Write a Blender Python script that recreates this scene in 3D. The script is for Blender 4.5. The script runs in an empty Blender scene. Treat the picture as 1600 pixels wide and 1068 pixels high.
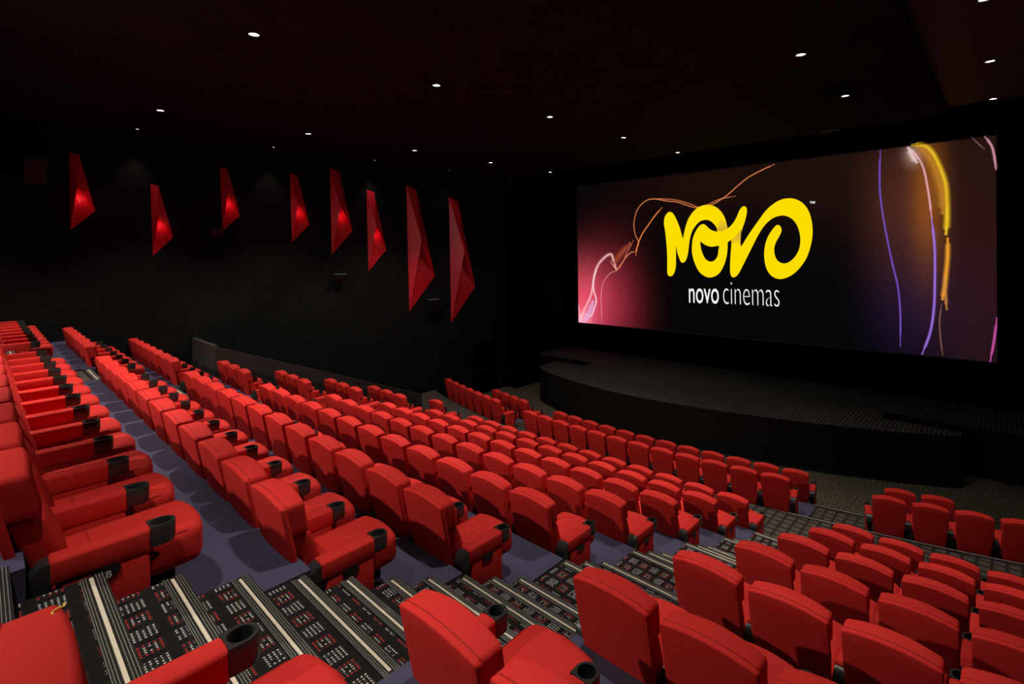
import bpy, bmesh, math, random
from mathutils import Vector, Matrix
from math import sin, cos, pi, radians
random.seed(7)
scn = bpy.context.scene
COL = scn.collection
S = 0.65          # one seat pitch in metres
FZ = 9.90         # eye height above the front floor, in seat pitches
def W(x, y, z):   # seat-pitch units about the eye -> metres, floor at z = 0
    return Vector((x*S, y*S, (z+FZ)*S))

# ------------------------------------------------------------ camera
cd = bpy.data.cameras.new('camera'); cam = bpy.data.objects.new('camera', cd); COL.objects.link(cam)
cam.matrix_world = Matrix.Translation(W(0, 0, 0)) @ Matrix.Rotation(radians(43.826), 4, 'Z') @ Matrix.Rotation(radians(90), 4, 'X') @ Matrix.Rotation(radians(-0.853), 4, 'Z')
cd.sensor_width = 36.0; cd.lens = 802.26/1600*36.0; cd.shift_y = -(534-392.34)/1600; cd.clip_start = 0.05; cd.clip_end = 200
scn.camera = cam
# ------------------------------------------------------------ world, exposure
wd = bpy.data.worlds.new('world'); scn.world = wd; wd.use_nodes = True
wd.node_tree.nodes['Background'].inputs[0].default_value = (0.0, 0.0, 0.0, 1)
wd.node_tree.nodes['Background'].inputs[1].default_value = 0.0
scn.view_settings.view_transform = 'Standard'; scn.view_settings.look = 'None'
scn.view_settings.gamma = 1.0; scn.view_settings.use_curve_mapping = False
scn.view_settings.exposure = 0.0
CEIL = 5.30
# downlight grid: (x, y, watts, how far it throws)
LIGHT_Y = [-1.0, 4.65, 10.13, 15.75, 21.2, 26.75]
LIGHT_X = [(-25.85, 42), (-22.0, 600), (-12.93, 1000), (-3.99, 720), (-0.26, 260)]
CONE = [60, 92, 82, 68, 60]
DOWN = []
for i, (lx, lw) in enumerate(LIGHT_X):
    for j, ly in enumerate(LIGHT_Y):
        w = lw
        if j == 0: w *= 0.8
        if i == 4 and j < 3: continue
        if i == 3 and j < 3: w *= 0.8
        if j >= 4: w *= 0.32
        if j == 5: w *= 0.35
        DOWN.append((lx, ly, w, i, j))
def spot(x, y, w, cone=100, blend=0.55, size=0.045, z=CEIL-0.06, col=(1.0, 0.90, 0.80)):
    l = bpy.data.lights.new('downlight_beam', 'SPOT'); l.energy = w; l.color = col
    l.spot_size = radians(cone); l.spot_blend = blend; l.shadow_soft_size = size
    o = bpy.data.objects.new('downlight_beam', l); COL.objects.link(o); o.location = W(x, y, z)
    return o
for lx, ly, w, i, j in DOWN: spot(lx, ly, w, CONE[i])
KEY = spot(-12.6, -8.2, 1500, 100, 0.5, 0.07, 4.3)      # the one lamp at the rear wall that throws the long shadows
KEY.rotation_euler = (W(-11.5, 9.0, -6.5)-W(-12.6, -8.2, 4.3)).to_track_quat('-Z', 'Y').to_euler()

# ------------------------------------------------------------ materials
def newmat(name):
    m = bpy.data.materials.new(name); m.use_nodes = True
    nt = m.node_tree; b = nt.nodes['Principled BSDF']
    return m, nt, b
def mat(name, col, rough=0.6, metal=0.0, spec=0.5, bump=0.0, scale=400.0, var=0.0, sheen=0.0):
    m, nt, b = newmat(name)
    b.inputs['Base Color'].default_value = (*col, 1); b.inputs['Roughness'].default_value = rough
    b.inputs['Metallic'].default_value = metal; b.inputs['Specular IOR Level'].default_value = spec
    if sheen: b.inputs['Sheen Weight'].default_value = sheen; b.inputs['Sheen Tint'].default_value = (*col, 1)
    if bump or var:
        tc = nt.nodes.new('ShaderNodeTexCoord')
        n = nt.nodes.new('ShaderNodeTexNoise'); n.inputs['Scale'].default_value = scale; n.inputs['Detail'].default_value = 3
        nt.links.new(tc.outputs['Object'], n.inputs['Vector'])
        if var:
            r = nt.nodes.new('ShaderNodeMapRange'); r.inputs[1].default_value = 0.3; r.inputs[2].default_value = 0.7
            r.inputs[3].default_value = 1-var; r.inputs[4].default_value = 1+var
            nt.links.new(n.outputs['Fac'], r.inputs[0])
            mx = nt.nodes.new('ShaderNodeVectorMath'); mx.operation = 'SCALE'; mx.inputs[0].default_value = col
            nt.links.new(r.outputs[0], mx.inputs['Scale']); nt.links.new(mx.outputs[0], b.inputs['Base Color'])
        if bump:
            bp = nt.nodes.new('ShaderNodeBump'); bp.inputs['Strength'].default_value = bump; bp.inputs['Distance'].default_value = 0.002
            nt.links.new(n.outputs['Fac'], bp.inputs['Height']); nt.links.new(bp.outputs[0], b.inputs['Normal'])
    return m
RED = mat('red_seat_fabric', (0.60, 0.027, 0.022), 0.8, spec=0.15, bump=0.35, scale=350, var=0.10)
REDSEAM = mat('red_piping', (0.40, 0.010, 0.010), 0.6, spec=0.3)
BLK = mat('black_plastic', (0.010, 0.010, 0.010), 0.32, spec=0.5)
BLK2 = mat('black_metal', (0.008, 0.008, 0.008), 0.5, spec=0.3)
SCR = mat('red_lacquer', (0.62, 0.010, 0.028), 0.42, spec=0.4)
WALL = mat('black_wall_cloth', (0.0105, 0.0105, 0.0095), 0.9, spec=0.05, var=0.12, scale=3)
WALLB = mat('black_masking', (0.003, 0.003, 0.003), 0.95, spec=0.02)
PART = mat('dark_grey_partition', (0.055, 0.052, 0.046), 0.85, spec=0.1)
CEILM = mat('black_ceiling', (0.019, 0.0165, 0.015), 0.85, spec=0.02, var=0.15, scale=2)
CEILG = mat('grey_ceiling', (0.06, 0.085, 0.095), 0.6, spec=0.2)
PURP = mat('purple_carpet', (0.073, 0.068, 0.118), 0.95, spec=0.05, var=0.22, scale=160, bump=0.3)
FASC = mat('stage_fascia', (0.010, 0.0085, 0.006), 0.7, spec=0.1)
GREYL = mat('grey_lines', (0.24, 0.235, 0.22), 0.5)
GLOW = mat('cream_strip', (0.72, 0.65, 0.50), 0.5)
NOSE = mat('nosing_rubber', (0.016, 0.015, 0.014), 0.55, spec=0.3)
WHITE = mat('white_letter', (0.8, 0.8, 0.8), 0.5)
YEL = mat('yellow_thread', (0.75, 0.50, 0.03), 0.6)
CHROME = mat('brushed_metal', (0.55, 0.55, 0.53), 0.35, metal=1.0)

class NG:   # tiny node builder
    def __init__(s, nt): s.nt = nt
    def m(s, op, a, b=0.0, c=None):
        n = s.nt.nodes.new('ShaderNodeMath'); n.operation = op
        for i, v in enumerate((a, b) if c is None else (a, b, c)):
            if isinstance(v, (int, float)): n.inputs[i].default_value = v
            else: s.nt.links.new(v, n.inputs[i])
        return n.outputs[0]
    def mix(s, f, a, b):
        n = s.nt.nodes.new('ShaderNodeMix'); n.data_type = 'RGBA'
        for i, v in ((0, f), (6, a), (7, b)):
            if isinstance(v, (int, float)): n.inputs[i].default_value = v
            elif isinstance(v, tuple): n.inputs[i].default_value = (*v, 1)
            else: s.nt.links.new(v, n.inputs[i])
        return n.outputs[2]
def carpet_dots(name, base, dotw, dotr, cell):
    m, nt, b = newmat(name); g = NG(nt)
    geo = nt.nodes.new('ShaderNodeNewGeometry'); sp = nt.nodes.new('ShaderNodeSeparateXYZ'); nt.links.new(geo.outputs['Position'], sp.inputs[0])
    u = g.m('DIVIDE', sp.outputs[0], cell); v = g.m('DIVIDE', sp.outputs[1], cell*1.15)
    iu = g.m('FLOOR', u); iv = g.m('FLOOR', v); fu = g.m('FRACT', u); fv = g.m('FRACT', v)
    par = g.m('FLOORED_MODULO', g.m('ADD', iu, iv), 2.0)          # 0 = large white block, 1 = small red-rimmed block
    lim = g.m('SUBTRACT', 0.357, g.m('MULTIPLY', par, 0.0))
    cu = g.m('ABSOLUTE', g.m('SUBTRACT', fu, 0.5)); cv = g.m('ABSOLUTE', g.m('SUBTRACT', fv, 0.5))
    inb = g.m('MULTIPLY', g.m('LESS_THAN', cu, lim), g.m('LESS_THAN', cv, lim))
    K = 7.0
    hol = g.m('GREATER_THAN', g.m('MAXIMUM', cu, cv), g.m('MULTIPLY', par, 0.0714))
    inb = g.m('MULTIPLY', inb, hol)
    du = g.m('ABSOLUTE', g.m('SUBTRACT', g.m('FRACT', g.m('MULTIPLY', fu, K)), 0.5)); dv = g.m('ABSOLUTE', g.m('SUBTRACT', g.m('FRACT', g.m('MULTIPLY', fv, K)), 0.5))
    dot = g.m('LESS_THAN', g.m('ADD', g.m('POWER', g.m('DIVIDE', du, 0.27), 2.0), g.m('POWER', g.m('DIVIDE', dv, 0.22), 2.0)), 1.0)
    rim = g.m('GREATER_THAN', g.m('MAXIMUM', cu, cv), 0.2142)
    red = g.m('MULTIPLY', par, rim)
    no = nt.nodes.new('ShaderNodeTexNoise'); no.inputs['Scale'].default_value = 38; nt.links.new(geo.outputs['Position'], no.inputs['Vector'])
    k = g.m('GREATER_THAN', no.outputs['Fac'], 0.40)
    col = g.mix(g.m('MULTIPLY', red, 1.0), dotw, dotr)
    msk = g.m('MULTIPLY', g.m('MULTIPLY', inb, dot), k)
    n2 = nt.nodes.new('ShaderNodeTexNoise'); n2.inputs['Scale'].default_value = 9; nt.links.new(geo.outputs['Position'], n2.inputs['Vector'])
    bs = g.mix(n2.outputs['Fac'], tuple(x*0.6 for x in base), tuple(x*1.5 for x in base))
    # threads a shade lighter within each block
    bs2 = g.mix(g.m('MULTIPLY', inb, 0.5), bs, tuple(x*2.2 for x in base))
    nt.links.new(g.mix(msk, bs2, col), b.inputs['Base Color']); b.inputs['Roughness'].default_value = 0.95; b.inputs['Specular IOR Level'].default_value = 0.05
    return m
AISLE = carpet_dots('dotted_aisle_carpet', (0.016, 0.014, 0.014), (0.66, 0.66, 0.64), (0.62, 0.035, 0.03), 0.132)
def speckle(name, c1, c2, scale, thr=0.5):
    m, nt, b = newmat(name); g = NG(nt)
    geo = nt.nodes.new('ShaderNodeNewGeometry')
    no = nt.nodes.new('ShaderNodeTexNoise'); no.inputs['Scale'].default_value = scale; no.inputs['Detail'].default_value = 2; nt.links.new(geo.outputs['Position'], no.inputs['Vector'])
    r = nt.nodes.new('ShaderNodeMapRange'); r.inputs[1].default_value = thr-0.08; r.inputs[2].default_value = thr+0.10; nt.links.new(no.outputs['Fac'], r.inputs[0])
    nt.links.new(g.mix(r.outputs[0], c1, c2), b.inputs['Base Color']); b.inputs['Roughness'].default_value = 0.95; b.inputs['Specular IOR Level'].default_value = 0.05
    return m
FRONTC = speckle('speckled_front_carpet', (0.030, 0.026, 0.020), (0.17, 0.145, 0.11), 26)
def gridcarpet(name, c1, c2, cell, duty):
    m, nt, b = newmat(name); g = NG(nt)
    geo = nt.nodes.new('ShaderNodeNewGeometry'); sp = nt.nodes.new('ShaderNodeSeparateXYZ'); nt.links.new(geo.outputs['Position'], sp.inputs[0])
    fu = g.m('FRACT', g.m('DIVIDE', sp.outputs[0], cell)); fv = g.m('FRACT', g.m('DIVIDE', sp.outputs[1], cell))
    k = g.m('MULTIPLY', g.m('LESS_THAN', fu, duty), g.m('LESS_THAN', fv, duty))
    no = nt.nodes.new('ShaderNodeTexNoise'); no.inputs['Scale'].default_value = 30; nt.links.new(geo.outputs['Position'], no.inputs['Vector'])
    k = g.m('MULTIPLY', k, g.m('ADD', 0.5, no.outputs['Fac']))
    nt.links.new(g.mix(k, c1, c2), b.inputs['Base Color']); b.inputs['Roughness'].default_value = 0.95; b.inputs['Specular IOR Level'].default_value = 0.05
    return m
STAGEC = gridcarpet('stage_carpet', (0.020, 0.019, 0.018), (0.085, 0.082, 0.078), 0.105, 0.62)
WALKC = gridcarpet('walkway_carpet', (0.036, 0.029, 0.025), (0.095, 0.082, 0.074), 0.200, 0.72)

def emis(name, col, strength):
    m = bpy.data.materials.new(name); m.use_nodes = True; nt = m.node_tree; nt.nodes.clear()
    e = nt.nodes.new('ShaderNodeEmission'); e.inputs[0].default_value = (*col, 1); e.inputs[1].default_value = strength
    o = nt.nodes.new('ShaderNodeOutputMaterial'); nt.links.new(e.outputs[0], o.inputs[0]); return m
LAMP = emis('lamp_lens', (1.0, 0.93, 0.82), 14.0)

# ------------------------------------------------------------ object helpers
def obj(name, me, m=None, parent=None, loc=(0, 0, 0)):
    if isinstance(me, bmesh.types.BMesh):
        d = bpy.data.meshes.new(name); me.normal_update(); me.to_mesh(d); me.free(); me = d
    o = bpy.data.objects.new(name, me); COL.objects.link(o)
    if m is not None and len(me.materials) == 0:
        for q in (m if isinstance(m, (list, tuple)) else [m]): me.materials.append(q)
    if parent: o.parent = parent
    o.location = loc
    return o
def smooth(o, ang=40):
    for p in o.data.polygons: p.use_smooth = True
    try: o.data.set_sharp_from_angle(angle=radians(ang))
    except Exception: pass
    return o
def thing(name, label, cat, loc=(0, 0, 0), rz=0.0, group=None):
    o = bpy.data.objects.new(name, None); COL.objects.link(o); o.empty_display_size = 0.1
    o.location = loc; o.rotation_euler = (0, 0, rz); o['label'] = label; o['category'] = cat
    if group: o['group'] = group
    return o
def tag(o, label, cat, group=None):
    o['label'] = label; o['category'] = cat
    if group: o['group'] = group
    return o
def struct(o): o['kind'] = 'structure'; return o
def box(bm, x0, x1, y0, y1, z0, z1, mi=0):
    v = [bm.verts.new((x, y, z)) for x in (x0, x1) for y in (y0, y1) for z in (z0, z1)]
    for f in ((0, 1, 3, 2), (4, 6, 7, 5), (0, 4, 5, 1), (2, 3, 7, 6), (0, 2, 6, 4), (1, 5, 7, 3)):
        q = bm.faces.new([v[i] for i in f]); q.material_index = mi
    return v
def boxW(bm, a, b, mi=0):
    p, q = W(*a), W(*b)
    return box(bm, min(p.x, q.x), max(p.x, q.x), min(p.y, q.y), max(p.y, q.y), min(p.z, q.z), max(p.z, q.z), mi)
def softbox(x0, x1, y0, y1, z0, z1, r, seg=3, cuts=(0, 0, 0), fn=None):
    bm = bmesh.new(); nx, ny, nz = [c+1 for c in cuts]
    grid = {}
    for i in range(nx+1):
        for j in range(ny+1):
            for k in range(nz+1):
                if i in (0, nx) or j in (0, ny) or k in (0, nz):
                    grid[i, j, k] = bm.verts.new((x0+(x1-x0)*i/nx, y0+(y1-y0)*j/ny, z0+(z1-z0)*k/nz))
    def q(*a): bm.faces.new([grid[t] for t in a])
    for i in range(nx):
        for j in range(ny):
            q((i, j, 0), (i, j+1, 0), (i+1, j+1, 0), (i+1, j, 0)); q((i, j, nz), (i+1, j, nz), (i+1, j+1, nz), (i, j+1, nz))
    for i in range(nx):
        for k in range(nz):
            q((i, 0, k), (i+1, 0, k), (i+1, 0, k+1), (i, 0, k+1)); q((i, ny, k), (i, ny, k+1), (i+1, ny, k+1), (i+1, ny, k))
    for j in range(ny):
        for k in range(nz):
            q((0, j, k), (0, j, k+1), (0, j+1, k+1), (0, j+1, k)); q((nx, j, k), (nx, j+1, k), (nx, j+1, k+1), (nx, j, k+1))
    bm.normal_update()
    es = [e for e in bm.edges if len(e.link_faces) == 2 and e.link_faces[0].normal.dot(e.link_faces[1].normal) < 0.3]
    bmesh.ops.bevel(bm, geom=es, offset=r, segments=seg, profile=0.5, affect='EDGES', clamp_overlap=True)
    if fn:
        for v in bm.verts: v.co = fn(v.co)
    return bm
def tube(bm, pts, r, n=8, closed=False):
    rings = []; P = [Vector(p) for p in pts]; N = len(P)
    for i, p in enumerate(P):
        a = P[(i-1) % N] if (i or closed) else P[i]; b = P[(i+1) % N] if (i < N-1 or closed) else P[i]
        t = (b-a).normalized(); s = t.cross(Vector((0, 0, 1)))
        if s.length < 1e-3: s = t.cross(Vector((1, 0, 0)))
        s.normalize(); u = s.cross(t)
        rings.append([bm.verts.new(p+s*cos(2*pi*k/n)*r+u*sin(2*pi*k/n)*r) for k in range(n)])
    for i in range(N if closed else N-1):
        A, B = rings[i], rings[(i+1) % N]
        for k in range(n): bm.faces.new((A[k], A[(k+1) % n], B[(k+1) % n], B[k]))
    if not closed: bm.faces.new(rings[0][::-1]); bm.faces.new(rings[-1])
def prism(bm, pts, y0, y1, axis='y', mi=0):   # polygon extruded along an axis
    def mk(a, b, t): return {'y': (a, t, b), 'x': (t, a, b), 'z': (a, b, t)}[axis]
    A = [bm.verts.new(mk(a, b, y0)) for a, b in pts]; B = [bm.verts.new(mk(a, b, y1)) for a, b in pts]
    fs = [bm.faces.new(A), bm.faces.new(B[::-1])]
    for i in range(len(pts)): fs.append(bm.faces.new((A[i], B[i], B[(i+1) % len(pts)], A[(i+1) % len(pts)])))
    for f in fs: f.material_index = mi
    bmesh.ops.recalc_face_normals(bm, faces=fs)
# ------------------------------------------------------------ traced artwork of the screen (seat-pitch units on the screen plane)
LOGO= {'LOGO_N': [(-16.55, 2.54), (-16.32, 2.4), (-16.1, 2.0), (-15.88, 1.46), (-15.73, 0.94), (-15.66, 0.66), (-15.58, 0.98), (-15.45, 1.48), (-15.21, 2.06), (-14.81, 2.54), (-14.38, 2.78), (-13.91, 2.83), (-13.46, 2.69), (-13.1, 2.38), (-12.85, 1.97), (-12.72, 1.48), (-12.67, 1.2), (-12.73, 0.96), (-13.04, 0.89), (-13.3, 1.09), (-13.36, 1.31), (-13.56, 1.6), (-13.85, 1.82), (-14.18, 1.86), (-14.48, 1.77), (-14.78, 1.49), (-15.03, 1.1), (-15.18, 0.58), (-15.25, 0.12), (-15.33, -0.38), (-15.47, -0.78), (-15.65, -0.94), (-15.81, -0.89), (-15.94, -0.63), (-16.06, -0.25), (-16.16, 0.2), (-16.17, -0.51), (-16.19, -1.15), (-16.29, -1.58), (-16.48, -1.84), (-16.71, -1.86), (-16.82, -1.63), (-16.81, -0.85), (-16.82, -0.16), (-16.87, 0.63), (-16.94, 1.28), (-17.02, 1.81), (-16.93, 2.24), (-16.75, 2.47)], 'LOGO_O': [(-15.02, 0.16), (-14.95, 0.66), (-14.74, 1.16), (-14.48, 1.49), (-14.23, 1.59), (-14.02, 1.46), (-13.77, 1.22), (-13.45, 1.09), (-13.04, 1.09), (-12.64, 1.25), (-12.32, 1.56), (-12.1, 1.92), (-11.91, 2.35), (-11.73, 2.55), (-11.58, 2.56), (-11.47, 2.39), (-11.5, 2.05), (-11.62, 1.58), (-11.79, 1.2), (-12.1, 0.82), (-12.38, 0.55), (-12.66, 0.37), (-12.68, 0.04), (-12.75, -0.52), (-12.96, -1.16), (-13.28, -1.65), (-13.74, -1.88), (-14.15, -1.83), (-14.57, -1.51), (-14.86, -0.93), (-15.01, -0.34)], 'HOLE_O': [(-14.44, 0.44), (-14.12, 0.23), (-13.71, 0.1), (-13.24, 0.15), (-13.26, -0.11), (-13.32, -0.48), (-13.46, -0.72), (-13.65, -0.85), (-13.89, -0.84), (-14.13, -0.68), (-14.34, -0.26), (-14.43, 0.15)], 'LOGO_V': [(-12.4, 0.59), (-12.44, 0.19), (-12.49, -0.28), (-12.54, -1.0), (-12.54, -1.56), (-12.45, -1.81), (-12.26, -1.83), (-12.02, -1.59), (-11.71, -0.99), (-11.36, -0.29), (-11.06, 0.32), (-10.76, 0.89), (-10.43, 1.37), (-10.03, 1.72), (-9.68, 1.85), (-9.34, 1.86), (-9.0, 1.69), (-8.74, 1.37), (-8.58, 0.92), (-8.52, 0.41), (-8.59, -0.1), (-8.8, -0.54), (-9.1, -0.85), (-9.41, -0.96), (-9.72, -0.83), (-9.89, -0.53), (-9.94, -0.08), (-9.84, 0.29), (-9.66, 0.63), (-9.53, 0.92), (-9.54, 1.15), (-9.65, 1.31), (-9.79, 1.31), (-10.0, 1.09), (-10.26, 0.68), (-10.42, 0.23), (-10.5, -0.3), (-10.48, -0.83), (-10.36, -1.33), (-10.11, -1.7), (-9.73, -1.88), (-9.32, -1.81), (-8.91, -1.56), (-8.51, -1.12), (-8.18, -0.54), (-7.97, 0.18), (-7.89, 0.82), (-7.93, 1.47), (-8.08, 2.06), (-8.36, 2.51), (-8.72, 2.77), (-9.12, 2.86), (-9.53, 2.81), (-9.95, 2.59), (-10.38, 2.21), (-10.82, 1.62), (-11.19, 1.1), (-11.5, 0.64), (-11.73, 0.26), (-11.87, 0.11), (-11.89, 0.42), (-11.85, 0.89), (-11.73, 1.32), (-11.95, 1.05)], 'SH1': [(-13.31, 1.12), (-13.24, 1.58), (-13.03, 2.06), (-12.88, 2.01), (-12.72, 1.48), (-12.68, 1.22), (-13.04, 1.08)], 'SH2': [(-12.4, 0.58), (-12.1, 0.82), (-11.75, 1.28), (-11.85, 0.89), (-11.89, 0.42), (-11.92, 0.11), (-12.17, 0.35), (-12.45, 0.19)], 'TXT': [(-15.29, -3.61), (-13.29, -3.55), (-13.01, -3.58), (-9.69, -3.55), (-8.02, 2.69), (-7.75, 2.46), (-15.28, -2.68), (-9.67, -2.66)]}
RIB= {'r1': (0.05, (1, 0.3, 0.1), [(-19.31, -0.14), (-19.02, 0.48), (-19.29, 1.11), (-19.37, 1.95), (-19.07, 2.87), (-18.44, 3.42), (-17.77, 3.53), (-16.79, 3.31), (-15.95, 3.15), (-14.75, 2.71), (-13.78, 2.79), (-12.85, 3.24), (-12.12, 3.79), (-11.42, 4.31), (-10.57, 4.69), (-9.84, 4.96)]), 'r1b': (0.04, (0.9, 0.25, 0.08), [(-18.1, 3.54), (-17.0, 3.47), (-15.95, 3.28), (-15.14, 2.99), (-14.36, 2.72), (-13.21, 3.12), (-12.13, 3.25)]), 'r2': (0.07, (1, 0.28, 0.08), [(-19.26, -0.45), (-19.14, 0.18), (-18.78, 0.99), (-18.25, 1.69), (-17.68, 2.37), (-17.13, 2.89)]), 'r3': (0.05, (1, 0.35, 0.2), [(-19.32, -0.19), (-19.67, -0.23), (-20.16, -0.65), (-20.79, -1.46), (-21.22, -1.14), (-21.46, -0.76)]), 'r3b': (0.04, (1, 0.25, 0.12), [(-19.42, 0.7), (-19.91, -0.13), (-20.41, -0.97), (-21.04, -1.62)]), 'r4': (0.16, (1, 0.5, 0.5), [(-24.42, -5.67), (-23.85, -4.6), (-23.21, -3.44), (-22.95, -2.21), (-22.64, -1.31), (-22.04, -0.65), (-21.39, -0.33), (-21.15, -0.76), (-20.89, -1.56)]), 'r4b': (0.1, (1, 0.8, 0.9), [(-23.99, -4.95), (-23.31, -5.13), (-22.96, -4.54), (-22.75, -3.87), (-22.98, -2.99), (-22.92, -2.1), (-22.57, -1.31)]), 'r4c': (0.45, (0.75, 0.4, 0.65), [(-24.01, -5.69), (-23.44, -4.91), (-23.02, -3.88)]), 'r5': (0.04, (1, 0.4, 0.45), [(-22.23, -5.59), (-22.3, -4.28), (-22.24, -2.96), (-21.94, -2.29), (-21.42, -1.73), (-20.91, -1.62)]), 'r6': (0.06, (1, 0.7, 0.8), [(-24.47, -4.19), (-24.34, -4.98), (-24.14, -5.64)]), 'r7': (0.35, (0.35, 0.06, 0.03), [(-19.66, 0.5), (-20.52, -0.33), (-21.15, -1.08)]), 'q1': (0.06, (0.22, 0.1, 0.65), [(-4.67, 5.06), (-4.72, 3.8), (-4.7, 2.6), (-4.53, 1.03), (-4.26, -0.76), (-4.01, -2.18), (-3.93, -3.58), (-3.95, -5.23)]), 'q2': (0.07, (0.9, 0.45, 0.5), [(-3.55, 5.06), (-3.17, 4.54), (-2.9, 3.82), (-2.72, 2.55), (-2.61, 1.29)]), 'q2b': (0.08, (0.4, 0.2, 0.9), [(-2.63, 1.4), (-2.52, -0.08), (-2.53, -1.89), (-2.59, -3.26), (-2.75, -4.41), (-3.08, -5.53)]), 'q2c': (0.2, (0.8, 0.6, 0.6), [(-3.51, 5.01), (-3.35, 4.57), (-3.15, 4.14)]), 'q3': (0.17, (1, 0.62, 0.02), [(-3.39, 5.09), (-2.89, 4.99), (-2.58, 4.63), (-2.29, 3.86), (-2.09, 3.05), (-2.04, 2.26), (-2.03, 1.37), (-2.08, 0.47)]), 'q3b': (0.3, (0.5, 0.2, 0.02), [(-3.16, 5.0), (-2.8, 4.61), (-2.46, 3.77), (-2.23, 2.61), (-2.18, 1.49)]), 'q3c': (0.14, (1, 0.4, 0.03), [(-2.02, 0.36), (-2.03, -0.53), (-2.1, -1.43), (-2.16, -2.11), (-2.26, -2.73)]), 'q3d': (0.1, (0.6, 0.25, 0.05), [(-2.17, -1.43), (-2.14, -2.33), (-2.09, -3.22)]), 'q4': (0.07, (0.8, 0.35, 0.45), [(-0.65, 5.11), (-0.39, 4.58), (-0.28, 3.82), (-0.25, 3.44)]), 'q5': (0.07, (0.7, 0.1, 0.45), [(-0.3, -3.42), (-0.41, -4.5), (-0.56, -5.56)]), 'q6': (0.03, (0.35, 0.15, 0.2), [(-1.1, 5.13), (-0.86, 4.78), (-0.62, 4.46)]), 'q7': (0.04, (0.3, 0.14, 0.1), [(-2.28, -2.9), (-2.37, -3.81), (-2.34, -4.71), (-2.26, -5.48)])}
BLOB = [((-24.3, -5.6), 0.8, 0.7, (.45, .32, .42)), ((-24.5, -5.4), 2.3, 3.4, (.62, .07, .12)), ((-23.4, -3.9), 2.3, 2.3, (.26, .02, .05)), ((-21.8, -3.2), 2.4, 3.6, (.13, .010, .016)), ((-20.4, -4.7), 1.7, 3.4, (.08, .004, .008)), ((-24.4, -1.6), 2.6, 1.7, (.07, .011, .008)),
 ((-14.2, 4.2), 5.5, 2.4, (.010, .0022, .0012)), ((-4.0, 2.0), 1.4, 3.6, (.055, .015, .009)), ((-2.75, 2.4), 0.65, 3.2, (.20, .055, .004)), ((-3.6, -3.0), 1.7, 3.0, (.006, .003, .018)), ((-0.7, 1.6), 2.0, 8, (.020, .0055, .0035)), ((-1.0, -3.8), 2.0, 3.6, (.009, .002, .007)), ((-7.2, 4.2), 3.5, 3.4, (.010, .003, .002)), ((-3.3, 4.6), .35, .5, (.25, .17, .13))]
# ------------------------------------------------------------ room
# rows from the screen: y of the seat backs and the height of each tier, in seat pitches
ROWS = dict(U1=(15.04, -8.80), U2=(12.83, -8.00), U3=(10.63, -7.22), U4=(8.46, -6.45), U5=(6.26, -5.655), U6=(4.14, -4.87), U7=(2.12, -4.12), U8=(0.0, -3.15))
# the side blocks stand a hand's breadth ahead of the centre block
SROWS = dict(U1=(15.30, -8.76), U2=(13.09, -7.98), U3=(10.89, -7.22), U4=(8.70, -6.46), U5=(6.50, -5.68), U6=(4.29, -4.91), U7=(2.16, -4.12), U8=(0.0, -3.15))
def yrow(y, x):
    return y if y < 1 else y+(0.002 if y < 3 else 0.009 if y < 5 else 0.016)*(x+11.35)
def yF2(x): return 18.00+0.0115*(x+12.5)**2
def yF1(x): return 20.25+0.0115*(x+12.5)**2
XL, XR, YB, YW = -26.45, 3.8, -8.6, 33.3
def slab(name, a, b, m):
    bm = bmesh.new(); boxW(bm, a, b); return struct(obj(name, bm, m))
slab('wall_left', (XL-0.4, YB, -10), (XL, YW+0.4, 8.0), WALL)
slab('wall_right', (XR, YB, -10), (XR+0.4, YW+0.4, 8.0), WALL)
slab('wall_back', (XL, YB-0.4, -10), (XR, YB, 8.0), WALL)
slab('wall_front', (XL, YW, -10), (XR, YW+0.4, 8.0), WALLB)
slab('trim_1', (XL, 26.95, -9.9), (-25.55, YW, 8.0), WALLB)           # side masking return by the screen
bm = bmesh.new(); boxW(bm, (XL, YB, CEIL), (-1.62, 27.3, CEIL+0.5)); struct(obj('ceiling', bm, CEILM))
bm = bmesh.new(); boxW(bm, (-1.62, YB, CEIL+0.22), (XR, 27.3, CEIL+0.5)); boxW(bm, (-1.62, 26.6, CEIL), (XR, 27.3, CEIL+0.22)) if False else None
struct(obj('ceiling', bm, CEILG))
bm = bmesh.new(); boxW(bm, (XL, 27.3, 8.0), (XR, YW, 8.3)); struct(obj('ceiling', bm, WALLB))
bm = bmesh.new(); boxW(bm, (XL, 27.3, CEIL+0.1), (XR, 27.6, 8.0)); struct(obj('trim_2', bm, WALLB))
# front floor
bm = bmesh.new(); boxW(bm, (XL, 17, -10.3), (XR, YW, -9.90)); struct(obj('floor', bm, FRONTC))
# door in the left wall near the screen
bm = bmesh.new(); boxW(bm, (XL-0.05, 23.3, -9.9), (XL+0.06, 25.8, -6.3)); dr = struct(obj('door_1', bm, WALLB))
bm = bmesh.new(); boxW(bm, (XL+0.06, 23.55, -8.3), (XL+0.18, 24.9, -8.2)); obj('push_bar', bm, BLK2, dr)
bm = bmesh.new(); boxW(bm, (XL, 19.3, -9.9), (XL+0.06, 23.3, -9.72)); struct(obj('baseboard_left', bm, WALLB))
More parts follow.
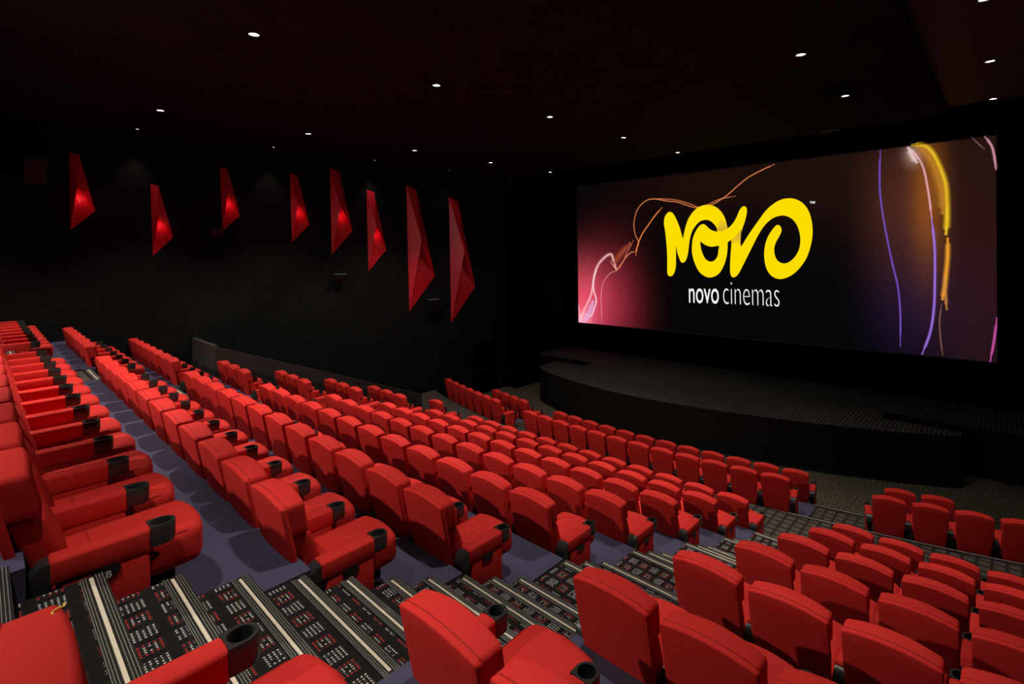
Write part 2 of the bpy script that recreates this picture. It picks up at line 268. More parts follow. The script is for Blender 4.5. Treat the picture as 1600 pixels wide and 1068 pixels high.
# tiers of the raked floor (purple carpet)
names = ['U8', 'U7', 'U6', 'U5', 'U4', 'U3', 'U2', 'U1']
BL = [(-17.40, -5.17)]
AIS_R = (-5.17, -3.44); AIS_L = (-19.28, -17.40)
for i, n in enumerate(names):
    if n == 'U1': continue
    left = XL if n in ('U8', 'U7') else (XL if n == 'U6' else -23.1)
    bm = bmesh.new()
    for a, b in ((left, AIS_L[0]), (AIS_L[1], AIS_R[0]), (AIS_R[1], XR)):
        RW = ROWS if a == AIS_L[1] else SROWS
        y0, fz = RW[n]; y1 = RW[names[i+1]][0]+0.22; y0 += 0.22
        boxW(bm, (a, y0, fz-2.0), (b, y1, fz-0.08))
    struct(obj('floor', bm, PURP))
# the rear tier behind the eye
bm = bmesh.new()
for a, b in ((XL, AIS_L[0]), (AIS_L[1], AIS_R[0]), (AIS_R[1], XR)): boxW(bm, (a, YB, -4.5), (b, 0.22, -2.25))
struct(obj('floor', bm, PURP))
# cross walkway in front of the raked block, its front edge follows the curved rows
def curved_slab(bm, yb, yf, x0, x1, zt, zb, n=24, mi=0):
    xs = [x0+(x1-x0)*i/n for i in range(n+1)]; V = []
    for x in xs:
        V.append([bm.verts.new(W(x, yb(x), zt)), bm.verts.new(W(x, yf(x), zt)), bm.verts.new(W(x, yf(x), zb)), bm.verts.new(W(x, yb(x), zb))])
    fs = []
    for i in range(n):
        A, B = V[i], V[i+1]
        for k in range(4): fs.append(bm.faces.new((A[k], B[k], B[(k+1) % 4], A[(k+1) % 4])))
    fs.append(bm.faces.new(V[0])); fs.append(bm.faces.new(V[-1][::-1]))
    for f in fs: f.material_index = mi
    bmesh.ops.recalc_face_normals(bm, faces=fs)
bm = bmesh.new(); curved_slab(bm, lambda x: ROWS['U1'][0]+0.22, lambda x: yF2(x)-0.02, XL, XR, -8.82, -9.9); struct(obj('floor', bm, WALKC))
bm = bmesh.new()
for a, b in ((-25.6, AIS_L[0]), (-17.2, -5.0), (-3.2, XR)): curved_slab(bm, lambda x: yF2(x)-0.019, lambda x: yF1(x)+0.03, a, b, -9.34, -9.9, 12)
struct(obj('floor', bm, PURP))
bm = bmesh.new()
for a, b in ((AIS_L[0], -17.2), (-5.0, -3.2)): curved_slab(bm, lambda x: yF2(x)-0.019, lambda x: yF1(x)+0.03, a, b, -9.35, -9.9, 4)
struct(obj('floor', bm, WALKC))
def edge_strip(name, yf, z, spans, label=None):
    bm = bmesh.new()
    for a, b in spans:
        curved_slab(bm, lambda x: yf(x)-0.12, lambda x: yf(x)+0.02, a, b, z+0.02, z-0.06, 10, 0)
        curved_slab(bm, lambda x: yf(x)-0.075, lambda x: yf(x)-0.025, a, b, z+0.026, z+0.019, 10, 1)
    o = obj(name, bm, [NOSE, GREYL]); return struct(o)
edge_strip('trim_3', lambda x: yF2(x)-0.02, -8.82, [(-5.3, 0.8), (AIS_L[0], -17.2)])
edge_strip('trim_4', lambda x: yF1(x)+0.03, -9.34, [(-5.1, -3.0), (AIS_L[0], -17.2)])

# ------------------------------------------------------------ aisle stairs
TREADS = [(-1.95, -0.40), (-2.205, 0.126), (-2.49, 0.66), (-2.75, 1.195), (-3.0, 1.724), (-3.26, 2.27), (-3.517, 2.79), (-3.77, 3.334), (-4.005, 3.86), (-4.25, 4.405), (-4.52, 4.94), (-4.77, 5.483),
          (-4.995, 6.53), (-5.25, 7.07), (-5.48, 7.60), (-5.717, 8.60), (-6.0, 9.20), (-6.26, 9.75), (-6.51, 10.82), (-6.80, 11.40), (-7.05, 11.95), (-7.255, 12.92), (-7.52, 13.50), (-7.77, 14.03), (-8.00, 15.09), (-8.25, 15.60), (-8.50, 16.12)]
def stairs(x0, x1, label):
    t = thing('aisle_stairs', label, 'stairs', W(x0, -0.4, -9.9))
    base = t.location.copy()
    def L(p): return W(*p)-base
    bm = bmesh.new(); yb = -1.4
    prof = [(yb, -9.89)]
    prof.append((yb, TREADS[0][0])); 
    for i, (z, y) in enumerate(TREADS):
        prof.append((y, z)); zn = TREADS[i+1][0] if i+1 < len(TREADS) else -8.82
        prof.append((y, zn))
    prof.append((TREADS[-1][1], -9.89))
    pts = [((L((0, y, z))).y, (L((0, y, z))).z) for y, z in prof]
    prism(bm, pts, 0.0, (x1-x0)*S, 'x')
    obj('treads', bm, AISLE, t)
    w = (x1-x0)*S
    for z, y in TREADS:
        p = L((x0, y, z)); bm = bmesh.new()
        box(bm, 0.004, w-0.004, -0.095, 0.006, -0.035, 0.006, 0)
        for a, b in ((-0.092, -0.0895), (-0.083, -0.0805), (-0.072, -0.0695), (-0.030, -0.0275), (-0.018, -0.0155), (-0.006, -0.0035)): box(bm, 0.006, w-0.006, a, b, 0.005, 0.009, 1)
        n = obj('nosing', bm, [NOSE, GREYL], t, p)
        bm = bmesh.new(); box(bm, 0.03, w-0.03, -0.058, -0.042, 0.005, 0.010)
        obj('cream_strip', bm, GLOW, n)
    return t
stairs(AIS_R[0], AIS_R[1], 'near aisle stairs of dark dotted carpet with cream striped nosings')
stairs(AIS_L[0], AIS_L[1], 'far aisle stairs of dark carpet between the left seats and the centre block')

# ------------------------------------------------------------ partition by the left block
bm = bmesh.new()
P0, P1 = W(-23.2, 6.66, -3.69), W(-23.2, 16.84, -7.76)
lo = (-9.9+FZ)*S
prism(bm, [(P0.y, P0.z), (P1.y, P1.z), (P1.y, lo), (P0.y, lo)], P0.x-0.10, P0.x, 'x')
prism(bm, [(P0.x-3.2*S*1.01+0.0, P0.z+0.0), (P0.x-0.1, P0.z), (P0.x-0.1, lo), (P0.x-3.2*S*1.01, lo)], P0.y, P0.y+0.10, 'y')
tag(obj('partition_wall', bm, PART), 'low dark grey sloping partition beside the leftmost seats of the rows', 'partition')

# ------------------------------------------------------------ stage
t = thing('stage', 'low black stage with curved front under the cinema screen', 'stage', W(-12, 29, -9.9))
SB = t.location.copy()
front = [(-22.85, 26.34), (-22.2, 25.75), (-21.3, 25.3), (-20.0, 24.86), (-18.4, 24.46), (-16.2, 24.12), (-14.0, 24.03), (-12.0, 24.2), (-10.7, 24.42), (-7.9, 24.98), (-5.5, 25.70), (-3.4, 26.55), (-1.9, 27.3), (-1.36, 27.65)]
ZT = -7.78
out = front+[(-1.36, 28.2), (-4.1, 28.2), (-4.1, 29.4), (XR-0.02, 29.4), (XR-0.02, YW-0.01), (-25.53, YW-0.01), (-25.53, 29.4), (-20.6, 29.4), (-20.6, 28.2), (-22.85, 28.2)]
def loc2(p): w = W(p[0], p[1], 0)-SB; return (w.x, w.y)
bm = bmesh.new(); prism(bm, [loc2(p) for p in out], 0.0, (ZT+9.9)*S-0.012, 'z'); obj('fascia', bm, FASC, t)
bm = bmesh.new(); prism(bm, [loc2(p) for p in out], (ZT+9.9)*S-0.012, (ZT+9.9)*S, 'z'); obj('deck', bm, STAGEC, t)
for (a, b, up) in ((-22.8, -20.6, 1), (-1.4, -4.1, 1)):
    bm = bmesh.new(); n = 4
    for k in range(n):
        x0 = a+(b-a)*(k+1)/(n+1); w0 = loc2((x0, 28.2)); w1 = loc2((b, 29.4)); xa, xb = sorted((w0[0], w1[0]))
        box(bm, xa, xb-0.001*0, w0[1]+0.002, w1[1]-0.002, 0.0 if k == 0 else (k*0.27+0.0), (k+1)*0.27)
    obj('side_steps', bm, FASC, t)
bm = bmesh.new(); pts = [W(x, y-0.05, -9.84)-SB for x, y in front]; tube(bm, pts, 0.02, 6); obj('base_rail', bm, BLK, t)

# ------------------------------------------------------------ screen
scr = thing('cinema_screen', 'huge wide cinema screen showing a yellow logo above the stage', 'screen', W(-12.4, 33.0, -0.3))
B0 = scr.location.copy()
def sc(x, z, off=0.0): w = W(x, 33.0, z)-B0; return Vector((w.x, -off, w.z))
c4 = [(-24.42, 5.03), (-0.22, 5.09), (-0.30, -5.56), (-24.50, -5.74)]
bm = bmesh.new(); A = [bm.verts.new(sc(x, z)) for x, z in c4]; Bk = [bm.verts.new(sc(x, z)+Vector((0, 0.185, 0))) for x, z in c4]
bm.faces.new(A[::-1]); bm.faces.new(Bk)
for i in range(4): bm.faces.new((A[i], A[(i+1) % 4], Bk[(i+1) % 4], Bk[i]))
bmesh.ops.recalc_face_normals(bm, faces=bm.faces)
def screen_mat():
    m = bpy.data.materials.new('lit_screen_picture'); m.use_nodes = True; nt = m.node_tree; nt.nodes.clear(); g = NG(nt)
    tc = nt.nodes.new('ShaderNodeTexCoord'); sp = nt.nodes.new('ShaderNodeSeparateXYZ'); nt.links.new(tc.outputs['Object'], sp.inputs[0])
    acc = None
    for (p, rx, rz, col) in BLOB:
        q = sc(p[0], p[1])
        dx = g.m('DIVIDE', g.m('SUBTRACT', sp.outputs[0], q.x), rx*S); dz = g.m('DIVIDE', g.m('SUBTRACT', sp.outputs[2], q.z), rz*S)
        d2 = g.m('ADD', g.m('MULTIPLY', dx, dx), g.m('MULTIPLY', dz, dz)); e = g.m('EXPONENT', g.m('MULTIPLY', d2, -1.0))
        n = nt.nodes.new('ShaderNodeVectorMath'); n.operation = 'SCALE'; n.inputs[0].default_value = col; nt.links.new(e, n.inputs['Scale'])
        if acc is None: acc = n.outputs[0]
        else:
            a = nt.nodes.new('ShaderNodeVectorMath'); a.operation = 'ADD'; nt.links.new(acc, a.inputs[0]); nt.links.new(n.outputs[0], a.inputs[1]); acc = a.outputs[0]
    a = nt.nodes.new('ShaderNodeVectorMath'); a.operation = 'ADD'; nt.links.new(acc, a.inputs[0]); a.inputs[1].default_value = (0.0018, 0.0018, 0.0018)
    e = nt.nodes.new('ShaderNodeEmission'); nt.links.new(a.outputs[0], e.inputs[0]); e.inputs[1].default_value = 1.0
    o = nt.nodes.new('ShaderNodeOutputMaterial'); nt.links.new(e.outputs[0], o.inputs[0]); return m
obj('screen_surface', bm, screen_mat(), scr)
bm = bmesh.new()
for i in range(4):
    a, b = sc(*c4[i]), sc(*c4[(i+1) % 4]); tube(bm, [a, b], 0.022, 6)
obj('screen_border', bm, mat('screen_border', (0.05, 0.04, 0.045), 0.6), scr)
def spline(pts, closed, k=5):
    n = len(pts); out = []
    rng = range(n) if closed else range(n-1)
    for i in rng:
        p0 = pts[(i-1) % n] if (closed or i) else pts[0]; p1 = pts[i]; p2 = pts[(i+1) % n]; p3 = pts[(i+2) % n] if (closed or i+2 < n) else pts[-1]
        for j in range(k):
            t = j/k
            out.append(tuple(0.5*((2*b)+(-a+c)*t+(2*a-5*b+4*c-d)*t*t+(-a+3*b-3*c+d)*t**3) for a, b, c, d in zip(p0, p1, p2, p3)))
    if not closed: out.append(pts[-1])
    return out
def flat(name, loops, m, off, sm=True):
    cu = bpy.data.curves.new(name, 'CURVE'); cu.dimensions = '2D'; cu.fill_mode = 'BOTH'; cu.extrude = 0.003
    for lp in loops:
        lp = spline(lp, True, 4) if sm else lp
        s = cu.splines.new('POLY'); s.points.add(len(lp)-1); s.use_cyclic_u = True
        for pnt, (x, z) in zip(s.points, lp):
            v = sc(x, z); pnt.co = (v.x, v.z, 0, 1)
    tmp = bpy.data.objects.new('tmp', cu); COL.objects.link(tmp)
    me = bpy.data.meshes.new_from_object(tmp); bpy.data.objects.remove(tmp)
    me.materials.clear(); me.materials.append(m)
    o = bpy.data.objects.new(name, me); COL.objects.link(o); o.parent = scr; o.rotation_euler = (pi/2, 0, 0); o.location = (0, -off, 0)
    return o
YL = emis('logo_yellow', (0.98, 0.72, 0.0), 1.0); YD = emis('logo_gold_fold', (0.62, 0.36, 0.02), 1.0); WH = emis('letter_white', (0.9, 0.9, 0.9), 1.0)
lg = flat('logo', [LOGO['LOGO_N']], YL, 0.020)
flat('logo', [LOGO['LOGO_V']], YL, 0.022)
flat('logo', [LOGO['LOGO_O'], LOGO['HOLE_O']], YL, 0.030)
def grad_mat(name, ax, lo_, hi_, c0, c1):
    m = bpy.data.materials.new(name); m.use_nodes = True; nt = m.node_tree; nt.nodes.clear(); g = NG(nt)
    tc = nt.nodes.new('ShaderNodeTexCoord'); sp = nt.nodes.new('ShaderNodeSeparateXYZ'); nt.links.new(tc.outputs['Object'], sp.inputs[0])
    r = nt.nodes.new('ShaderNodeMapRange'); r.inputs[1].default_value = lo_; r.inputs[2].default_value = hi_; nt.links.new(sp.outputs[ax], r.inputs[0])
    e = nt.nodes.new('ShaderNodeEmission'); nt.links.new(g.mix(r.outputs[0], c0, c1), e.inputs[0])
    o = nt.nodes.new('ShaderNodeOutputMaterial'); nt.links.new(e.outputs[0], o.inputs[0]); return m
z0, z1 = sc(0, 0.9).z, sc(0, 2.0).z
flat('logo_fold', [LOGO['SH1']], grad_mat('gold_fold', 1, z0, z1, (0.55, 0.30, 0.03), (0.98, 0.72, 0.0)), 0.026, False)
z0, z1 = sc(0, 0.0).z, sc(0, 1.1).z
flat('logo_fold', [LOGO['SH2']], grad_mat('gold_fold', 1, z0, z1, (0.98, 0.72, 0.0), (0.60, 0.34, 0.04)), 0.026, False)
def text(body, p0, p1, h, weight, name='logo_lettering'):
    cu = bpy.data.curves.new(name, 'FONT'); cu.body = body; cu.size = 1.0; cu.offset = weight
    tmp = bpy.data.objects.new('tmp', cu); COL.objects.link(tmp)
    me = bpy.data.meshes.new_from_object(tmp); bpy.data.objects.remove(tmp)
    xs = [v.co.x for v in me.vertices]; x0, x1 = min(xs), max(xs)
    a, b = sc(*p0), sc(*p1); sx = (b.x-a.x)/(x1-x0); sz = h*S/max(v.co.y for v in me.vertices) if body != 'cinemas' else h*S*1.0/sorted(v.co.y for v in me.vertices)[int(len(me.vertices)*0.80)]
    for v in me.vertices:
        u = (v.co.x-x0)*sx; v.co = (a.x+u, -0.02, a.z+v.co.y*sz+(b.z-a.z)*(u/(b.x-a.x)))
    me.materials.clear(); me.materials.append(WH)
    o = bpy.data.objects.new(name, me); COL.objects.link(o); o.parent = scr
TX = LOGO['TXT']
text('novo', TX[0], TX[1], 0.95, 0.002); text('cinemas', TX[2], TX[3], 0.95, -0.020)
text('TM', (TX[4][0], TX[5][1]+0.0), TX[5], 0.13, 0.02)
def ribbon_mat(name, col):
    m = bpy.data.materials.new(name); m.use_nodes = True; nt = m.node_tree; nt.nodes.clear(); g = NG(nt)
    at = nt.nodes.new('ShaderNodeAttribute'); at.attribute_name = 'across'
    f = g.m('POWER', g.m('SUBTRACT', 1.0, g.m('ABSOLUTE', at.outputs['Fac'])), 1.8)
    e = nt.nodes.new('ShaderNodeEmission'); e.inputs[0].default_value = (*col, 1); tr = nt.nodes.new('ShaderNodeBsdfTransparent')
    mx = nt.nodes.new('ShaderNodeMixShader'); nt.links.new(f, mx.inputs[0]); nt.links.new(tr.outputs[0], mx.inputs[1]); nt.links.new(e.outputs[0], mx.inputs[2])
    o = nt.nodes.new('ShaderNodeOutputMaterial'); nt.links.new(mx.outputs[0], o.inputs[0]); return m
for i, (k, (wd_, col, pts)) in enumerate(RIB.items()):
    P = spline(pts, False, 6); n = len(P); bm = bmesh.new(); ly = bm.verts.layers.float.new('across'); prev = None
    for j, p in enumerate(P):
        a = P[max(0, j-1)]; b = P[min(n-1, j+1)]; tx, tz = b[0]-a[0], b[1]-a[1]; l = math.hypot(tx, tz) or 1
        tp = 1.0 if 2 < j < n-3 else 0.5
        nx, nz = -tz/l*wd_*1.15*tp, tx/l*wd_*1.15*tp; row = []
        for s_ in (-1, 0, 1):
            v = bm.verts.new(sc(p[0]+nx*s_, p[1]+nz*s_, 0.006+i*0.0006)); v[ly] = float(s_); row.append(v)
        if prev:
            for q in (0, 1): bm.faces.new((prev[q], row[q], row[q+1], prev[q+1]))
        prev = row
    obj('light_streak', bm, ribbon_mat('streak_'+k, col), scr)

# ------------------------------------------------------------ wall sculptures
SCP = [[(2.54, 4.10), (2.83, 4.10), (3.32, 1.88), (2.54, 1.09)], [(5.19, 3.11), (5.47, 3.05), (5.99, 0.83), (5.23, 0.03)], [(7.9, 4.15), (8.23, 4.06), (8.74, 1.89), (7.99, 1.18)],
       [(11.16, 4.17), (11.55, 4.11), (12.14, 1.57), (11.22, 0.64)], [(13.34, 4.68), (13.86, 4.55), (14.61, 1.26), (13.37, -0.04)], [(15.53, 3.67), (16.02, 3.55), (16.79, 0.20), (15.59, -1.02)],
       [(18.27, 4.16), (19.0, 3.91), (20.33, -1.52), (18.36, -3.60)], [(21.61, 3.64), (22.41, 3.35), (23.8, -2.40), (21.64, -4.65)]]
WHICH = ['leftmost, beside the dark wall box', 'second from the left, hung low', 'third from the left, small speaker below it', 'fourth from the left, short one', 'fifth from the left, taller than both neighbours', 'sixth from the left', 'seventh from the left, second largest, speaker at its tip', 'rightmost and longest']
for i, q in enumerate(SCP):
    t = thing('wall_sculpture', 'red folded angular wall sculpture, '+WHICH[i], 'wall sculpture', W(XL, q[0][0], q[0][1]), 0, 'red folded sculptures along the left wall')
    b0 = t.location.copy(); H = q[0][1]-q[3][1]; dep = 0.10*H
    def pt(y, z, d): return W(XL, y, z)-b0+Vector((d*S, 0, 0))
    TL, TR, R, Bt = pt(*q[0], 0.03), pt(*q[1], 0.03), pt(*q[2], 0.03), pt(*q[3], 0.03)
    py = q[0][0]+0.10*(q[2][0]-q[0][0]); P_ = pt(py+0.16*(q[2][0]-q[0][0]), q[0][1]-0.44*H, dep); Q_ = pt(py+0.20*(q[2][0]-q[0][0]), q[0][1]-0.66*H, dep*0.35)
    P2 = pt(py+0.16*(q[2][0]-q[0][0]), q[0][1]-0.46*H, dep*0.30)
    bk = [Vector((0.0, v.y, v.z)) for v in (TL, TR, R, Bt)]
    bm = bmesh.new(); V = {}
    for n_, v in dict(TL=TL, TR=TR, R=R, B=Bt, P=P_, Q=Q_, P2=P2).items(): V[n_] = bm.verts.new(v)
    K = [bm.verts.new(v) for v in bk]
    for f in (('TL', 'B', 'P'), ('TL', 'P', 'TR'), ('TR', 'P', 'R'), ('P', 'P2', 'R'), ('P', 'B', 'Q', 'P2')):
        bm.faces.new([V[a] for a in f])
    for f in (('P2', 'Q', 'R'), ('Q', 'B', 'R')): bm.faces.new([V[a] for a in f])
    O_ = [V['TL'], V['TR'], V['R'], V['B']]
    for k in range(4): bm.faces.new((O_[k], O_[(k+1) % 4], K[(k+1) % 4], K[k]))
    bm.faces.new(K)
    bmesh.ops.recalc_face_normals(bm, faces=bm.faces)
    bmesh.ops.triangulate(bm, faces=[f for f in bm.faces if len(f.verts) > 4])
    obj('folded_body', bm, SCR, t)
    if i < 6:
        l = bpy.data.lights.new('hidden_lamp', 'POINT'); l.energy = 1.8; l.color = (1.0, 0.22, 0.25); l.shadow_soft_size = 0.02
        lo_ = bpy.data.objects.new('hidden_lamp', l); COL.objects.link(lo_); lo_.parent = t
        lo_.location = P2.lerp(R, 0.25)+Vector((0.22, 0.0, -0.10))
        bm = bmesh.new(); box(bm, -0.012, 0.012, -0.012, 0.012, 0, 0.02); obj('lamp_clip', bm, BLK2, t, lo_.location+Vector((0, 0, 0.02))); tube_ = bmesh.new(); tube(tube_, [lo_.location+Vector((0, 0, 0.03)), P_.lerp(R, 0.3)], 0.004, 6); obj('lamp_stem', tube_, BLK2, t)
# wall speakers
def speaker(y, z, w, h, d, label, tilt=0.0):
    t = thing('wall_speaker', label, 'speaker', W(XL, y, z), 0, 'black speakers on the left wall')
    bm = bmesh.new(); prism(bm, [(0.10, -h/2), (0.10+d*0.55, -h/2-0.02), (0.10+d, h/2-0.02), (0.12, h/2)], -w/2, w/2, 'y')
    obj('cabinet', bm, mat('speaker_cabinet', (0.011, 0.011, 0.011), 0.4, spec=0.4), t)
    bm = bmesh.new(); box(bm, 0.12, 0.10+d*0.95, -w/2-0.006, w/2+0.006, h/2, h/2+0.012); obj('top_edge', bm, mat('speaker_top', (0.20, 0.20, 0.20), 0.35, spec=0.6), t)
    bm = bmesh.new(); box(bm, 0.0, 0.12, -0.04, 0.04, -0.05, 0.05); obj('bracket', bm, BLK2, t)
    bm = bmesh.new(); box(bm, 0.10+d*0.5, 0.10+d*0.5+0.006, -0.05, 0.05, h*0.1, h*0.1+0.05); obj('badge', bm, CHROME, t)
speaker(1.55, 3.25, 0.40, 0.55, 0.25, 'dark boxy speaker high on the wall left of all the red sculptures')
speaker(7.62, 1.08, 0.34, 0.20, 0.22, 'small low black speaker under the third red sculpture')
speaker(13.65, -1.30, 0.42, 0.24, 0.25, 'black speaker under the fifth red sculpture')
speaker(19.95, -3.33, 0.42, 0.46, 0.28, 'black speaker with pale top edge between the two largest red sculptures')

# ------------------------------------------------------------ downlights
RN = ['small row hugging the left wall', 'left ceiling row', 'middle ceiling row', 'right ceiling row', 'raised grey strip at right']
PN = ['', 'fifth from the screen', 'fourth from the screen', 'third from the screen', 'second from the screen', 'nearest the screen']
for lx, ly, w, i, j in DOWN:
    if j == 0: continue
    if i == 3 and j < 2: continue
    if i == 4 and j < 3: continue
    r = 0.045 if i in (0,) else 0.075
    zc = CEIL if i < 4 else CEIL+0.22
    t = thing('ceiling_downlight', 'round ceiling downlight, %s, %s' % (PN[j], RN[i]), 'ceiling light', W(lx, ly, zc), 0, 'recessed ceiling downlights')
    bm = bmesh.new()
    n = 20; V = [[bm.verts.new((rr*cos(2*pi*k/n), rr*sin(2*pi*k/n), zz)) for k in range(n)] for rr, zz in ((r*1.35, 0.0), (r*1.35, -0.012), (r*1.0, -0.018), (r*0.95, -0.002))]
    for a in range(3):
        for k in range(n): bm.faces.new((V[a][k], V[a][(k+1) % n], V[a+1][(k+1) % n], V[a+1][k]))
    obj('trim_ring', bm, mat('dark_ring', (0.05, 0.05, 0.05), 0.4) if i == 1 and j == 1 else BLK, t)
    bm = bmesh.new(); bmesh.ops.create_circle(bm, cap_ends=True, radius=r*0.96, segments=20); 
    for v in bm.verts: v.co.z = -0.004
    obj('lens', bm, LAMP, t)
bm = bmesh.new(); boxW(bm, (-6.1, 26.9, CEIL-0.06), (-5.3, 27.2, CEIL))
tag(obj('exit_lamp_box', bm, BLK2), 'small dark fitting on the ceiling edge above the screen', 'ceiling fitting')
bm = bmesh.new(); boxW(bm, (-4.5, 19.7, CEIL-0.05), (-3.6, 20.9, CEIL)); 
tag(obj('ceiling_hatch', bm, WALLB), 'dark square hatch in the ceiling behind the second light from the screen', 'ceiling hatch')
bm = bmesh.new(); boxW(bm, (-4.5, 25.3, CEIL-0.06), (-2.55, 27.1, CEIL)); 
tag(obj('ceiling_panel', bm, CEILM), 'dark grey flat access panel in the ceiling above the right screen corner', 'ceiling panel')

# ------------------------------------------------------------ seats
RC = 0.19
def lean(z): return RC*(0.965-z)
HW = 0.2825
def arch(u): return 0.045*(1-u*u)
def f_shell(c):
    u = c.x/HW; t = (c.z-0.14)/(0.966-0.14)
    k = 0.80+0.20*min(1.0, (t/0.62))**0.8 if t > 0 else 0.80
    z = c.z+arch(min(1, abs(u)))*max(0.0, t)**3
    return Vector((c.x*k, c.y+lean(c.z)-0.018*(1-u*u)*min(1, t*1.2), z))
def f_head(c):
    u = c.x/HW; t = (c.z-0.74)/(0.965-0.74)
    z = c.z+arch(min(1, abs(u)))*(0.4+0.6*t)
    k = 0.955+0.045*t
    return Vector((c.x*k, c.y+lean(c.z)+(0.012 if c.y > 0.09 else -0.018)*(1-u*u), z))
def f_lumb(c):
    t = (c.z-0.36)/(0.76-0.36); u = c.x/0.245
    bulge = 0.035*sin(pi*max(0, min(1, t)))*(1-u*u*0.6) if c.y > 0.10 else 0
    return Vector((c.x*(0.94+0.06*t), c.y+lean(c.z)+bulge+0.05*(1-t), c.z))
def f_seat(c):
    s_ = (c.y-0.24)/(0.93-0.24); u = c.x/0.25
    z = c.z+0.012*(1-u*u)*(1 if c.z > 0.33 else 0)-0.02*(1-s_)
    y = c.y+0.045*(1-u*u)*max(0, s_-0.6)/0.4
    return Vector((c.x, y, z))
LIFT = 0.052
def mesh_of(bm, name, mats, lift=LIFT):
    for v in bm.verts: v.co.z += lift
    o = obj(name, bm, mats); smooth(o, 50); me = o.data; bpy.data.objects.remove(o); return me
M = {}
M['back_shell'] = mesh_of(softbox(-HW, HW, 0.0, 0.045, 0.14, 0.966, 0.014, 3, (8, 0, 8), f_shell), 'back_shell', RED)
M['headrest'] = mesh_of(softbox(-HW+0.001, HW-0.001, 0.016, 0.165, 0.745, 0.970, 0.022, 4, (8, 0, 3), f_head), 'headrest', RED)
M['lumbar_cushion'] = mesh_of(softbox(-0.245, 0.245, 0.035, 0.17, 0.36, 0.735, 0.03, 3, (6, 1, 6), f_lumb), 'lumbar_cushion', RED)
M['seat_cushion'] = mesh_of(softbox(-0.250, 0.250, 0.24, 0.93, 0.20, 0.425, 0.06, 5, (4, 6, 1), f_seat), 'seat_cushion', RED)
bm = bmesh.new()
pts = [f_head(Vector((HW*0.955*(k/10-1), 0.040, 0.9705))) for k in range(21)]
tube(bm, pts, 0.0035, 6)
M['piping'] = mesh_of(bm, 'piping', REDSEAM)
bm = bmesh.new(); box(bm, -0.20, 0.20, 0.30, 0.80, 0.12, 0.21); box(bm, -0.17, 0.17, 0.17, 0.30, 0.16, 0.36)
M['seat_frame'] = mesh_of(bm, 'seat_frame', BLK2)
bm = bmesh.new()
tube(bm, [f_seat(Vector((0.215*(k/5-1), 0.43, 0.424))) for k in range(11)], 0.0035, 6)
for sx in (-1, 1):
    lp = [(0.30, 0.405), (0.60, 0.41), (0.84, 0.408), (0.885, 0.395), (0.91, 0.36), (0.91, 0.27), (0.885, 0.235), (0.84, 0.222)]
    tube(bm, [f_seat(Vector((sx*0.2335, y, z))) for y, z in lp], 0.0035, 6)
M['seam'] = mesh_of(bm, 'seam', REDSEAM)
bm = bmesh.new()
f = bm.faces.new([bm.verts.new((0.2505, 0.66+0.055*cos(2*pi*k/16), 0.335+0.022*sin(2*pi*k/16))) for k in range(16)])
r_ = bmesh.ops.extrude_face_region(bm, geom=[f])
for v in r_['geom']:
    if isinstance(v, bmesh.types.BMVert): v.co.x += 0.002
bmesh.ops.recalc_face_normals(bm, faces=bm.faces)
M['latch_slot'] = mesh_of(bm, 'latch_slot', BLK2)
bm = bmesh.new(); box(bm, 0.2525, 0.258, 0.655, 0.685, 0.328, 0.345)
M['latch_tab'] = mesh_of(bm, 'latch_tab', RED)
# armrest, centred on x = 0
def f_arm(c): return Vector((c.x*(1-0.05*(c.y-0.2)), c.y, c.z+0.010*(1-(c.x/0.062)**2)*(1 if c.z > 0.51 else 0)))
M['armrest'] = mesh_of(softbox(-0.060, 0.060, 0.230, 0.650, 0.425, 0.545, 0.014, 3, (2, 2, 0), f_arm), 'armrest', RED)
M['side_panel'] = mesh_of(softbox(-0.055, 0.055, 0.260, 0.645, 0.0, 0.445, 0.02, 3), 'side_panel', RED)
bm = bmesh.new(); n = 20; R0, R1 = 0.062, 0.047; cy = 0.707; zt, zb = 0.552, 0.462
def dshape(r, z):
    o_ = []
    for k in range(n+1):
        a = -0.0+pi*k/n; o_.append((r*cos(a), cy+r*sin(a)*1.12, z))
    if r == R0: o_ = [(R0, 0.647, z)]+o_+[(-R0, 0.647, z)]
    return o_
def ring(r, z): return [(r*cos(2*pi*k/24), cy+r*sin(2*pi*k/24)*1.08, z) for k in range(24)]
def dring(r, z, k0=0.0):   # D outline sampled at the same 24 angles as the hole
    o_ = []
    for k in range(24):
        a = 2*pi*k/24; x, y = cos(a), sin(a)
        if y >= 0: o_.append((r*x, cy+r*y*1.12, z))
        else:
            s_ = min(abs(r/x) if abs(x) > 1e-6 else 9, abs((cy-0.647)/y)); o_.append((x*s_, cy+y*s_, z))
    return o_
loops = [dring(R0*0.92, zb-0.02), dring(R0, zb+0.01), dring(R0, zt-0.004), dring(R0*0.96, zt), ring(R1, zt), ring(R1*0.95, zt-0.012), ring(R1*0.88, zb+0.0)]
V = [[bm.verts.new(p) for p in lp] for lp in loops]
for a in range(len(V)-1):
    for k in range(24): bm.faces.new((V[a][k], V[a][(k+1) % 24], V[a+1][(k+1) % 24], V[a+1][k]))
bm.faces.new(V[0][::-1]); bm.faces.new(V[-1])
bmesh.ops.recalc_face_normals(bm, faces=bm.faces)
CUPM = mat('charcoal_plastic', (0.030, 0.030, 0.030), 0.28, spec=0.6)
M['cup_holder'] = mesh_of(bm, 'cup_holder', CUPM)
bm = bmesh.new()
prism(bm, [(0.240, 0.542), (0.195, 0.530), (0.160, 0.49), (0.145, 0.43), (0.160, 0.37), (0.195, 0.345), (0.235, 0.36), (0.240, 0.425)], -0.055, 0.055, 'x')
es = [e for e in bm.edges if abs(e.verts[0].co.x-e.verts[1].co.x) < 1e-6]
